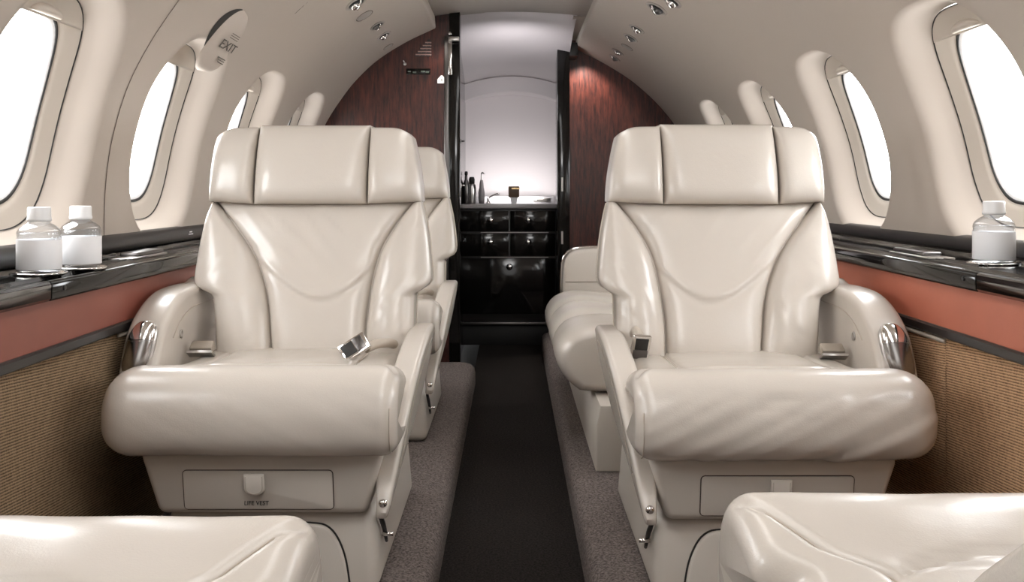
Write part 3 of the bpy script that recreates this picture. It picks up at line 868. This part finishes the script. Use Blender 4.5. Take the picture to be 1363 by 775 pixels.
# ------------------------------------------------------------------ divan behind the right seat
dv = thing('divan', 'pale leather side-facing divan behind the right seat, edge bulging over the aisle', 'sofa', (.45, 3.1, -.72))
def divan_section(y0, y1, x0, first, last):
    prof = catmull([(.755, -.375), (.55, -.378), (.38, -.372), (.25, -.362), (.185, -.368), (.142, -.392), (x0, -.438), (.130, -.492), (.165, -.535), (.22, -.552), (.5, -.552), (.755, -.552)], 70, closed=True)
    c = prof.mean(0); tn = np.roll(prof, -1, 0) - np.roll(prof, 1, 0)
    nn = np.stack([tn[:, 1], -tn[:, 0]], 1); nn /= np.linalg.norm(nn, axis=1)[:, None]
    if nn[np.argmin(prof[:, 0]), 0] > 0: nn = -nn
    rings = []; n = 30
    for i in range(n + 1):
        t = -math.cos(PI * i / n); y = (y0 + y1) / 2 + (y1 - y0) / 2 * t
        k_ = (1 - abs(t) ** 3.2) ** .5
        ins = .034 * (1 - k_)
        rings.append([(p_[0] - m_[0] * ins, y, p_[1] - m_[1] * ins + .004 * noise.noise(Vector((p_[0] * 10, y * 9, 2)))) for p_, m_ in zip(prof, nn)])
    return loft(rings)
cuts = [2.66, 3.00, 3.34, 3.68]
for i in range(3):
    link('seat_cushion', *divan_section(cuts[i] - .004, cuts[i + 1] + .004, .118, i == 0, i == 2), LEATHER, dv)
link('divan_base', *prism([(.225, -.55), (.215, -.60), (.215, -.72), (.785, -.72), (.785, -.55)], 2.54, 3.80, 'y', .008, 2), SHELL, dv, angle=40)
# end arm with a bright metal edge
yE = 3.72
ap = catmull([(.765, -.56), (.765, -.225), (.40, -.222), (.27, -.224), (.222, -.236), (.200, -.262), (.193, -.30), (.190, -.40), (.190, -.56)], 50)
ap = [tuple(p_) for p_ in ap]
ea = link('end_arm', *prism(ap, yE, yE + .075, 'y', .014, 4), LEATHER, dv, angle=50)
link('metal_edge', *tube([(p_[0] - .003, yE + .07, p_[1] + .003) for p_ in ap[6:46]], .0055, 8), CHROME, ea)
link('seam', *tube([(x, yE - .001, -.345) for x in np.linspace(.20, .5, 10)], .0015, 6), STITCH, ea)
# back of the divan along the wall
link('back_cushion', *box(.66, .775, 2.68, 3.70, -.37, -.20, .03, 5), LEATHER, dv, angle=60)

# ------------------------------------------------------------------ bulkheads, doorway
def bulk(poly, y0, y1, name, mat=WOOD):
    return struct(link(name, *prism(poly, y0, y1, 'y'), mat, smooth=False))
bulk([(-1.0, -.82), (-.268, -.82), (-.268, .80), (-1.0, .80)], YL, YL + .03, 'wall_far_left')
bulk([(.285, -.82), (1.1, -.82), (1.1, .80), (.285, .80)], YR, YR + .03, 'wall_far_right')
def tr(n, x0, x1, y0, y1, z0, z1, mat, bev=.003):
    return struct(link('trim_%d' % n, *box(x0, x1, y0, y1, z0, z1, bev, 2), mat, angle=40))
tr(6, -.268, -.222, 4.285, 4.40, -.82, .765, BLACKGLOSS)            # left door post
tr(7, -.290, -.268, 4.285, 4.30, -.40, .66, DARKSTEEL, .004)        # polished post edge
tr(8, .224, .285, 4.90, 5.08, -.82, .72, BLACKGLOSS)                # right door post
tr(9, -.272, -.255, 4.279, 4.2868, .49, .635, CHROME, .002)
tr(11, .284, .325, 4.90, 5.049, .655, .72, BLACK)
# vestibule side walls (black lacquer) and lining
struct(link('wall_vestibule_left', *box(-.30, -.250, 4.40, 5.62, -.82, .80), BLACKGLOSS, smooth=False))
struct(link('wall_vestibule_right', *box(.240, .285, 5.08, 5.62, -.82, .80), BLACKGLOSS, smooth=False))
# sloping arched soffit, arch band and curved rear wall of the galley
def arch(z0, z1):
    return lambda x: z0 + (z1 - z0) * (1 - (x / .40) ** 2)
rows = []
for t in np.linspace(0, 1, 12):
    y = 4.345 + (5.36 - 4.345) * t
    f0 = arch(.742 - .245 * t ** 1.5, .772 - .165 * t ** 1.5)
    rows.append([(x, y, f0(x)) for x in np.linspace(-.36, .286, 25)])
struct(link('ceiling_vestibule', *loft(rows, closed=False), WHITEWALL))
rows = []
for (y, dz) in ((5.36, 0.0), (5.345, -.004), (5.342, -.03), (5.345, -.082), (5.355, -.088), (5.50, -.090)):
    f0 = arch(.497 + dz - (.02 if dz < -.05 else 0), .607 + dz)
    rows.append([(x, y, f0(x)) for x in np.linspace(-.36, .36, 25)])
struct(link('trim_10', *loft(rows, closed=False), WHITEWALL, angle=50))
rows = []
for z in np.linspace(-.12, .56, 20):
    rows.append([(x, 5.49 - .10 * (x / .30) ** 2 - .03 * max(0, (z - .3)) , z) for x in np.linspace(-.36, .36, 25)])
struct(link('wall_galley', *loft(rows, closed=False), WHITEWALL))
struct(link('wall_end', *box(-.32, .32, 5.62, 5.66, -.83, .85), BLACK, smooth=False))
for i, xx in enumerate((-.07, .045)):
    pass

# galley cabinet
YG = 5.10
gc = thing('galley_cabinet', 'black lacquered galley cabinet with drawers at the aisle end', 'cabinet', (-.01, YG + .12, -.70))
s = YG / F
def G(px, py): return (px - VX) * s, -(py - VY) * s
gx0, gx1 = G(613, 0)[0], G(741, 0)[0]
link('carcass', *box(gx0, gx1, YG + .012, YG + .26, G(0, 431)[1], G(0, 278)[1], .002, 2), BLACKSATIN, gc, angle=40)
def knob(px, py, par):
    x, z = G(px, py)
    k_ = link('knob', *lathe([(0, 0), (.008, 0), (.007, .006), (.013, .011), (.0165, .017), (.015, .023), (.009, .027), (0, .028)], (x, YG - .002, z), 20, Matrix.Rotation(PI / 2, 3, 'X')), CHROME, par)
    return k_
def drawer(px0, px1, py0, py1, knobs, name):
    a, b = G(px0, py1), G(px1, py0)
    d = link(name, *box(a[0], b[0], YG - .002, YG + .014, a[1], b[1], .003, 2), BLACKGLOSS, gc, angle=40)
    for kx, ky in knobs: knob(kx, ky, d)
    return d
drawer(615, 677, 281, 308, [(653, 293)], 'drawer'); drawer(679, 739, 281, 308, [(703, 293)], 'drawer')
drawer(615, 677, 311, 341, [(653, 322)], 'drawer'); drawer(679, 739, 311, 341, [(703, 322)], 'drawer')
drawer(615, 739, 344, 418, [(678, 355)], 'door')
for yy in (309.5, 342.5):
    a = G(640, yy)
    link('shelf_edge', *box(G(640, 0)[0], G(730, 0)[0], YG - .0035, YG + .002, a[1] - .0012, a[1] + .0012), STEEL, gc, smooth=False)
link('plinth', *box(gx0, gx1, YG + .03, YG + .26, -.80, G(0, 430)[1], .002, 2), BLACK, gc, angle=40)
link('toe_kick', *box(gx0, gx1, YG - .01, YG + .02, G(0, 433)[1], G(0, 429)[1], .002, 2), DARKSTEEL, gc, angle=40)
ct = link('galley_worktop', *box(gx0 + .004, gx1, YG - .012, YG + .275, G(0, 277.5)[1], G(0, 272)[1], .003, 2), base_mat('grey_worktop', (.42, .40, .40), rough=.3), None, angle=40)
tag(ct, 'pale grey galley worktop over the black drawers', 'worktop')
zc = G(0, 272)[1] + .0004
link('backsplash', *box(gx0 + .01, gx1 - .002, YG + .262, YG + .268, zc, zc + .038, .002, 2), base_mat('splash_grey', (.62, .60, .61), rough=.35), ct, angle=40)
# things on the worktop
def gl(px, dY=0): return (px - VX) * (YG + dY) / F
b = thing('carafe', 'tall chrome carafe with black lid, left end of galley worktop', 'carafe', (gl(628, .1), YG + .10, zc))
p = (gl(628, .1), YG + .10, zc)
link('body', *lathe([(0, 0), (.022, 0), (.024, .004), (.024, .085), (.021, .096), (.016, .104), (0, .104)], p, 24), STEEL, b)
link('lid', *lathe([(0, .104), (.015, .104), (.0155, .128), (.011, .140), (0, .141)], p, 24), BLACK, b)
b = thing('glass_bottle', 'small dark bottle beside the chrome carafe at the doorway edge', 'bottle', (gl(621, .06), YG + .06, zc))
p = (gl(620.5, .06), YG + .06, zc)
link('body', *lathe([(0, 0), (.015, 0), (.017, .004), (.017, .10), (.012, .118), (.007, .126), (.007, .15), (0, .15)], p, 20), DARKSTEEL, b)
link('stopper', *lathe([(0, .15), (.008, .15), (.009, .158), (.007, .168), (0, .17)], p, 20), BLACK, b)
b = thing('soap_dispenser', 'slim grey pump dispenser standing left of the faucet', 'dispenser', (gl(641, .17), YG + .17, zc))
p = (gl(641, .17), YG + .17, zc)
GREYG = base_mat('smoke_plastic', (.22, .20, .20), rough=.35)
link('body', *lathe([(0, 0), (.013, 0), (.016, .02), (.017, .06), (.012, .085), (.010, .11), (.007, .125), (0, .126)], p, 20), GREYG, b)
link('pump', *tube(catmull([(p[0], p[1], zc + .12), (p[0], p[1], zc + .158), (p[0] + .006, p[1] - .006, zc + .164), (p[0] + .016, p[1] - .014, zc + .158)], 12), .004, 8), STEEL, b)
b = thing('faucet', 'small chrome faucet on the galley worktop', 'faucet', (gl(650, .15), YG + .15, zc))
p = (gl(650, .15), YG + .15, zc)
link('base', *lathe([(0, 0), (.012, 0), (.011, .006), (.007, .012), (.006, .034), (0, .036)], p, 20), CHROME, b)
link('spout', *tube(catmull([(p[0], p[1], zc + .03), (p[0] + .02, p[1] - .01, zc + .042), (p[0] + .045, p[1] - .03, zc + .052), (p[0] + .056, p[1] - .04, zc + .050)], 12), .0042, 10), CHROME, b)
b = thing('tissue_box', 'small brown box with gold edge on a white stand, middle of galley worktop', 'box', (gl(684, .1), YG + .10, zc))
xk = gl(684, .1)
link('stand', *prism([(xk - .020, zc + .034), (xk + .020, zc + .034), (xk + .013, zc), (xk - .013, zc)], YG + .08, YG + .12, 'y'), WHITE, b, smooth=False)
link('case', *box(xk - .028, xk + .028, YG + .075, YG + .125, zc + .034, zc + .092, .004, 2), BROWNBOX, b, angle=40)
link('trim_band', *box(xk - .012, xk + .029, YG + .073, YG + .0755, zc + .076, zc + .084, .0005, 1), base_mat('gold_band', (.75, .55, .3), rough=.25, metal=1), b, angle=40)
pl_ = tag(link('placard', *box(gl(712), gl(735), YG + .255, YG + .2615, zc + .008, zc + .030, .002, 2), STEEL, None, angle=40), 'small grey framed placard on the backsplash right of the brown box', 'placard')
link('print', *box(gl(716), gl(731), YG + .2535, YG + .2555, zc + .014, zc + .024), GREYPRINT, pl_, smooth=False)

# doorway hardware -------------------------------------------------
hb_ = thing('door_latch', 'chrome bar latch across the top of the dark left door post', 'latch', at(601, 51, 4.27))
a = at(597, 52.5, 4.28)
link('bar', *box(a[0], a[0] + .046, 4.262, 4.284, a[2] - .009, a[2] + .010, .002, 2), STEEL, hb_, angle=40)
for dz in (-.028, .026):
    link('screw', *lathe([(0, 0), (.008, 0), (.007, .004), (0, .005)], (a[0] + .006, 4.284, a[2] + dz), 14, Matrix.Rotation(PI / 2, 3, 'X')), CHROME, hb_)
for (px, py, lab) in ((618, 188, 'small dark door catch on left doorway edge, upper of two'), (611, 247, 'small bright door catch on left doorway edge, near worktop height')):
    x, y, z = at(px, py, 4.36)
    h = thing('door_catch', lab, 'catch', (x, y, z))
    link('plate', *box(-.2235, -.219, y - .012, y + .012, z - .010, z + .010, .001, 1), DARKSTEEL if py < 200 else STEEL, h, angle=40)
    link('pin', *tube([(-.220, y, z), (-.205, y, z)], .004, 8), DARKSTEEL if py < 200 else CHROME, h)
for py0, py1 in ((236, 255), (308, 325)):
    a, b2 = at(748, py0, 4.9), at(748, py1, 4.9)
    tag(link('strike_plate', *box(a[0] - .004, a[0] + .006, 4.893, 4.901, b2[2], a[2], .001, 1), STEEL, None, angle=40),
        'narrow bright metal strike plate on the right door post, %s' % ('beside the worktop' if py0 < 300 else 'lower, beside the drawers'), 'strike plate')

# bulkhead vent grille, plate and sign (left)
vg = thing('vent_grille', 'slotted air vent in the red wood of the left bulkhead, under the ceiling edge', 'vent', at(564, 72, YL))
VSL = base_mat('vent_slat', (.34, .22, .20), rough=.35)
pyv = (54, 58, 62, 66, 70, 74)
for i, py in enumerate(pyv):
    x0 = 568 - i * 3.2; x1 = 573.5
    a, b2 = at(x0, py + 1.3, YL), at(x1, py - 1.3, YL)
    n = 1 if i == 0 else (2 if i < 3 else 3)
    for j in range(n):
        w = (b2[0] - a[0]) / n
        link('slot', *box(a[0] + w * j + .002, a[0] + w * (j + 1) - .002, YL - .0035, YL + .001, a[2], b2[2]), BLACK, vg, smooth=False)
    if i < 5:
        c = at(x0 - 2, py + 2.9, YL)
        link('slat', *box(c[0], b2[0] + .002, YL - .005, YL + .001, c[2] - .0028, c[2] + .0028), VSL, vg, smooth=False)
sp_ = thing('sign_plate', 'black rectangular light plate on left bulkhead below the vent', 'plate', at(556, 100, YL))
a, b2 = at(541, 99.5, YL), at(573, 91.5, YL)
link('plate', *box(a[0], b2[0], YL - .008, YL + .001, a[2], b2[2], .002, 2), BLACKGLOSS, sp_, angle=40)
for i, (px, w) in enumerate(((545, 2), (552, 2.4), (563, 2.6), (569, 2.2))):
    a = at(px, 95.5 + (i % 2), YL)
    link('indicator', *box(a[0] - w * .0032, a[0] + w * .0032, YL - .0092, YL - .0078, a[2] - .003, a[2] + .003, .001, 1), base_mat('dim_green', (.12, .15, .12), rough=.3), sp_, angle=40)
a = at(539, 84, YL)
sw = thing('toggle_switch', 'tiny metal toggle sticking out of the left bulkhead above the black plate', 'switch', a)
link('lever', *tube([(a[0], YL, a[2] - .004), (a[0] - .004, YL - .02, a[2] + .008)], .0028, 8), STEEL, sw)
link('collar', *lathe([(0, 0), (.007, 0), (.006, .004), (0, .004)], (a[0], YL, a[2] - .004), 14, Matrix.Rotation(PI / 2, 3, 'X')), STEEL, sw)
hs = thing('wall_sign', 'white house-shaped sign on the wood bulkhead beside the doorway', 'sign', at(588, 111, YL))
x, _, z = at(588, 111, YL)
poly = [(x - .0185, z), (x + .0185, z), (x + .0185, z + .017), (x + .003, z + .034), (x - .003, z + .034), (x - .0185, z + .017)]
link('board', *prism(poly, YL - .004, YL + .001, 'y'), base_mat('sign_white', (.9, .9, .88), rough=.4, emit=(1, 1, .97), emit_s=.35), hs, smooth=False)
link('symbol', *prism([(x - .004, z + .011), (x + .004, z + .011), (x, z + .022)], YL - .005, YL - .0035, 'y'), base_mat('sign_grey', (.4, .4, .38)), hs, smooth=False)

# ------------------------------------------------------------------ emergency handle cover, left lining over window
t_c, Y_c = PL.hit(292, 52)
eh = thing('emergency_handle_cover', 'beige scooped cover with exit placard above the second left window', 'cover', PL.at(t_c, Y_c))
def cov(u, v):   # u along the section, v along the cabin
    return t_c + u * .095, Y_c + v * .062 + u * .018
rows = []
for i in range(31):
    u = -1 + 2 * i / 30
    hw = max(0.0, 1 - abs(u) ** (3.0 if u < 0 else 2.2)) ** .5
    row = []
    for j in range(25):
        v = (-1 + 2 * j / 24)
        hgt = (.012 + .030 * (v + 1) / 2) * (max(0, 1 - abs(v) ** 2.6) ** .5) * (max(0, 1 - abs(u) ** 4) ** .5) * (1.0 - .25 * u)
        ss_, yy = cov(u, v * hw)
        row.append(PL.at(ss_, yy, -.0006 - hgt))
    rows.append(row)
link('cover', *loft(rows, closed=False), WALL, eh)
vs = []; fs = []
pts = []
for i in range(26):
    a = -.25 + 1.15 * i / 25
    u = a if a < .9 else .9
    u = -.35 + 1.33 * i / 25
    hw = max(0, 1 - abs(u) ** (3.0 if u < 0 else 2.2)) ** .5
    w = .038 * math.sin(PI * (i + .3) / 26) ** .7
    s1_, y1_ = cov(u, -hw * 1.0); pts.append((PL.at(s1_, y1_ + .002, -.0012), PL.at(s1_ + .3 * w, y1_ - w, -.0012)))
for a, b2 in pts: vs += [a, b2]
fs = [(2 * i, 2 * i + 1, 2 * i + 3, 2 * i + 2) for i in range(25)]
link('painted_shadow', vs, fs, BLACK, eh)  # flat black crescent, paints the shadow at the cover's near edge
# exit placard print
tp, Yp_ = t_c - .016, Y_c + .002
hN = -.0270
up = PL.tan(tp); n0 = -PL.nrm(tp); r0 = up.cross(n0)
ca, sa = math.cos(.30), math.sin(.30)
rt = r0 * ca + n0 * sa; nin = n0 * ca - r0 * sa
def cover_M(ds, dy_, rot=0):
    o = Vector(PL.at(tp + ds, Yp_ + dy_, -.0315))
    R = Matrix((( rt.x, up.x, nin.x, o.x), (rt.y, up.y, nin.y, o.y), (rt.z, up.z, nin.z, o.z), (0, 0, 0, 1)))
    return R @ Matrix.Rotation(rot, 4, 'Z')
text_mesh('lettering', 'EXIT', .034, cover_M(.012, -.007), GREYPRINT, eh)
def bar(ds, dy_, hw, hh, mat=GREYPRINT, lift=0):
    M_ = cover_M(ds, dy_)
    v_, f_ = box(-hw, hw, -hh, hh, -.0002 + lift, .0002 + lift)
    link('placard_line', [tuple(M_ @ Vector(a)) for a in v_], f_, mat, eh, smooth=False)
for i in range(3): bar(-.022 - .006 * i, -.010, .017 - .002 * i, .0011, lift=.004 + .002 * i)
for i in range(3): bar(.036 + .006 * i, -.006, .018, .0008)

# ------------------------------------------------------------------ overhead reading lights and air outlets
def psu(P, px, py, kind, label, size=1.0, group=None):
    t_, Y = P.hit(px, py)
    n_in = -P.nrm(t_); tg = P.tan(t_); ax = Vector((0, 1, 0))
    c = Vector(P.at(t_, Y, 0))
    R = Matrix(((tg.x, ax.x, n_in.x), (tg.y, ax.y, n_in.y), (tg.z, ax.z, n_in.z)))
    nm = {'air': 'air_outlet', 'light': 'reading_light', 'plate': 'blanking_plate'}[kind]
    t = thing(nm, label, {'air': 'air outlet', 'light': 'reading light', 'plate': 'cover plate'}[kind], c, group)
    S = size
    el = Matrix.Diagonal((1, 1.35, 1))
    Q = R @ el
    if kind == 'plate':
        link('plate', *lathe([(0, .0022), (.026 * S, .0022), (.029 * S, .0010), (.029 * S, -.002)], c, 28, Q), PLATE, t, angle=40)
        link('gap', *lathe([(.0285 * S, .0008), (.0312 * S, .0012), (.0325 * S, 0)], c, 28, Q), SEAM, t)
        return
    S *= 1.12
    link('bezel', *lathe([(.034 * S, 0), (.033 * S, .0028), (.028 * S, .0042), (.023 * S, .002), (.021 * S, -.006)], c, 30, Q), PLATE, t, angle=60)
    link('gap', *lathe([(.0335 * S, .0004), (.0352 * S, .0012), (.0362 * S, 0)], c, 28, Q), SEAM, t)
    link('well', *lathe([(.0235 * S, .0026), (.018 * S, .0016), (0, .0014)], c, 24, Q), BLACK, t)
    b_ = link('nozzle', *lathe([(.013 * S, .001), (.0135 * S, .005 * S), (.011 * S, .012 * S), (.006 * S, .015 * S), (.004 * S, .012 * S), (0, .011 * S)], c + R @ Vector((-.007 * S, 0, 0)), 20, R), CHROME if kind == 'air' else DARKSTEEL, t)
    link('lever', *tube([tuple(c + R @ Vector(p_)) for p_ in ((.016 * S, -.020 * S, .004 * S), (.004 * S, -.004 * S, .014 * S), (-.006 * S, .006 * S, .015 * S), (-.016 * S, .018 * S, .006 * S))], .0030 * S, 8), CHROME, b_)
psu(PL, 474, 4, 'air', 'nearest chrome air outlet on the left overhead panel, cut by the picture top', 1.05)
psu(PL, 485, 21, 'plate', 'larger oval cover plate on left overhead panel, between air outlets', 1.05)
psu(PL, 502, 34, 'light', 'dark reading light on left overhead panel, just past the larger oval plate', .8)
psu(PL, 511, 47, 'air', 'farthest chrome air outlet on left overhead panel, by the small plate', .8)
psu(PL, 517, 62, 'plate', 'small oval cover plate at the far end of the left overhead panel', .75)
psu(PR, 874, 11, 'light', 'nearest and largest reading light on the right overhead panel', 1.05)
psu(PR, 893, 1, 'air', 'air outlet cut by the picture top on the right overhead panel', 1.0)
psu(PR, 847, 38, 'air', 'nearer air outlet of the middle pair on the right overhead panel', .85)
psu(PR, 839, 50, 'light', 'farther reading light of the middle pair on the right overhead panel', .85)
psu(PR, 835, 63, 'plate', 'oval cover plate on the right overhead panel', .9)
psu(PR, 822, 69, 'air', 'air outlet just past the oval plate on the right overhead panel', .75)
psu(PR, 818, 77, 'light', 'farthest reading light on the right overhead panel, by the wood bulkhead', .75)

# ------------------------------------------------------------------ light, sky, camera
def area(name, loc, target, sx_, sy_, power, col=(1, .98, .96), spread=None):
    L = bpy.data.lights.new(name, 'AREA'); L.shape = 'RECTANGLE'; L.size = sx_; L.size_y = sy_; L.energy = power; L.color = col
    if spread: L.spread = spread
    o = bpy.data.objects.new(name, L); C.objects.link(o)
    o.location = (loc[0], loc[1], loc[2] + EYE)
    o.rotation_euler = (Vector(target) - Vector(loc)).to_track_quat('-Z', 'Y').to_euler()
    return o
def spot(name, loc, target, power, angle, col=(1, .93, .85), r=.02, blend=.6):
    L = bpy.data.lights.new(name, 'SPOT'); L.energy = power; L.color = col; L.spot_size = math.radians(angle); L.spot_blend = blend; L.shadow_soft_size = r
    o = bpy.data.objects.new(name, L); C.objects.link(o)
    o.location = (loc[0], loc[1], loc[2] + EYE)
    o.rotation_euler = (Vector(target) - Vector(loc)).to_track_quat('-Z', 'Y').to_euler()
area('fill_front', (0, .85, .715), (0, 1.7, -.6), .5, .5, 6)  # added fill over the front seats, not a real fitting
area('fill_near', (0, .15, .70), (0, .6, -.7), .4, .3, 4.2, (.97, .985, 1))  # added fill to brighten the nearest cushions, no fitting there
area('fill_mid', (0, 1.9, .745), (0, 1.9, -1), .25, 2.2, 6)  # added overhead fill along the aisle, no lamp of the cabin
area('fill_rear', (0, -.9, .35), (0, 2.2, -.2), 1.2, .8, 5)  # unseen fill added behind the camera
area('fill_far', (0, 3.3, .745), (0, 3.3, -1), .2, .5, 1.2)  # added overhead fill for the far part of the cabin
spot('downlight_right', (.36, 4.94, .66), (.37, 5.05, .30), 16, 100)
spot('downlight_left', (-.305, 4.22, .69), (-.30, 4.30, .25), 3.2, 70)
area('galley_light', (-.0, 5.18, .10), (0, 5.5, .12), .22, .05, .5, (1, .96, .97))
area('galley_glow', (0.02, 5.30, -.045), (0.02, 5.49, .10), .30, .03, .6, (1, .97, .96))
area('vestibule_light', (0, 4.6, .5), (0, 5.2, .75), .2, .2, 1.05, (1, .97, 1))

w = bpy.data.worlds.new('World'); bpy.context.scene.world = w; w.use_nodes = True
bg = w.node_tree.nodes['Background']; bg.inputs[0].default_value = (.97, .985, 1, 1); bg.inputs[1].default_value = 15

cam = bpy.data.cameras.new('camera'); co = bpy.data.objects.new('camera', cam); C.objects.link(co)
co.location = (0, 0, EYE); co.rotation_euler = (PI / 2, 0, 0)
cam.sensor_fit = 'HORIZONTAL'; cam.sensor_width = 36; cam.lens = 36 * F / 1363
cam.shift_x = (681.5 - VX) / 1363; cam.shift_y = -(387.5 - VY) / 1363
cam.clip_start = .05
bpy.context.scene.camera = co
vsn = bpy.context.scene.view_settings
vsn.view_transform = 'Standard'; vsn.look = 'None'; vsn.exposure = -.02; vsn.gamma = 1
cy = bpy.context.scene.cycles
cy.max_bounces = 10; cy.diffuse_bounces = 5; cy.transparent_max_bounces = 16; cy.caustics_reflective = False; cy.caustics_refractive = False
cy.sample_clamp_indirect = 6
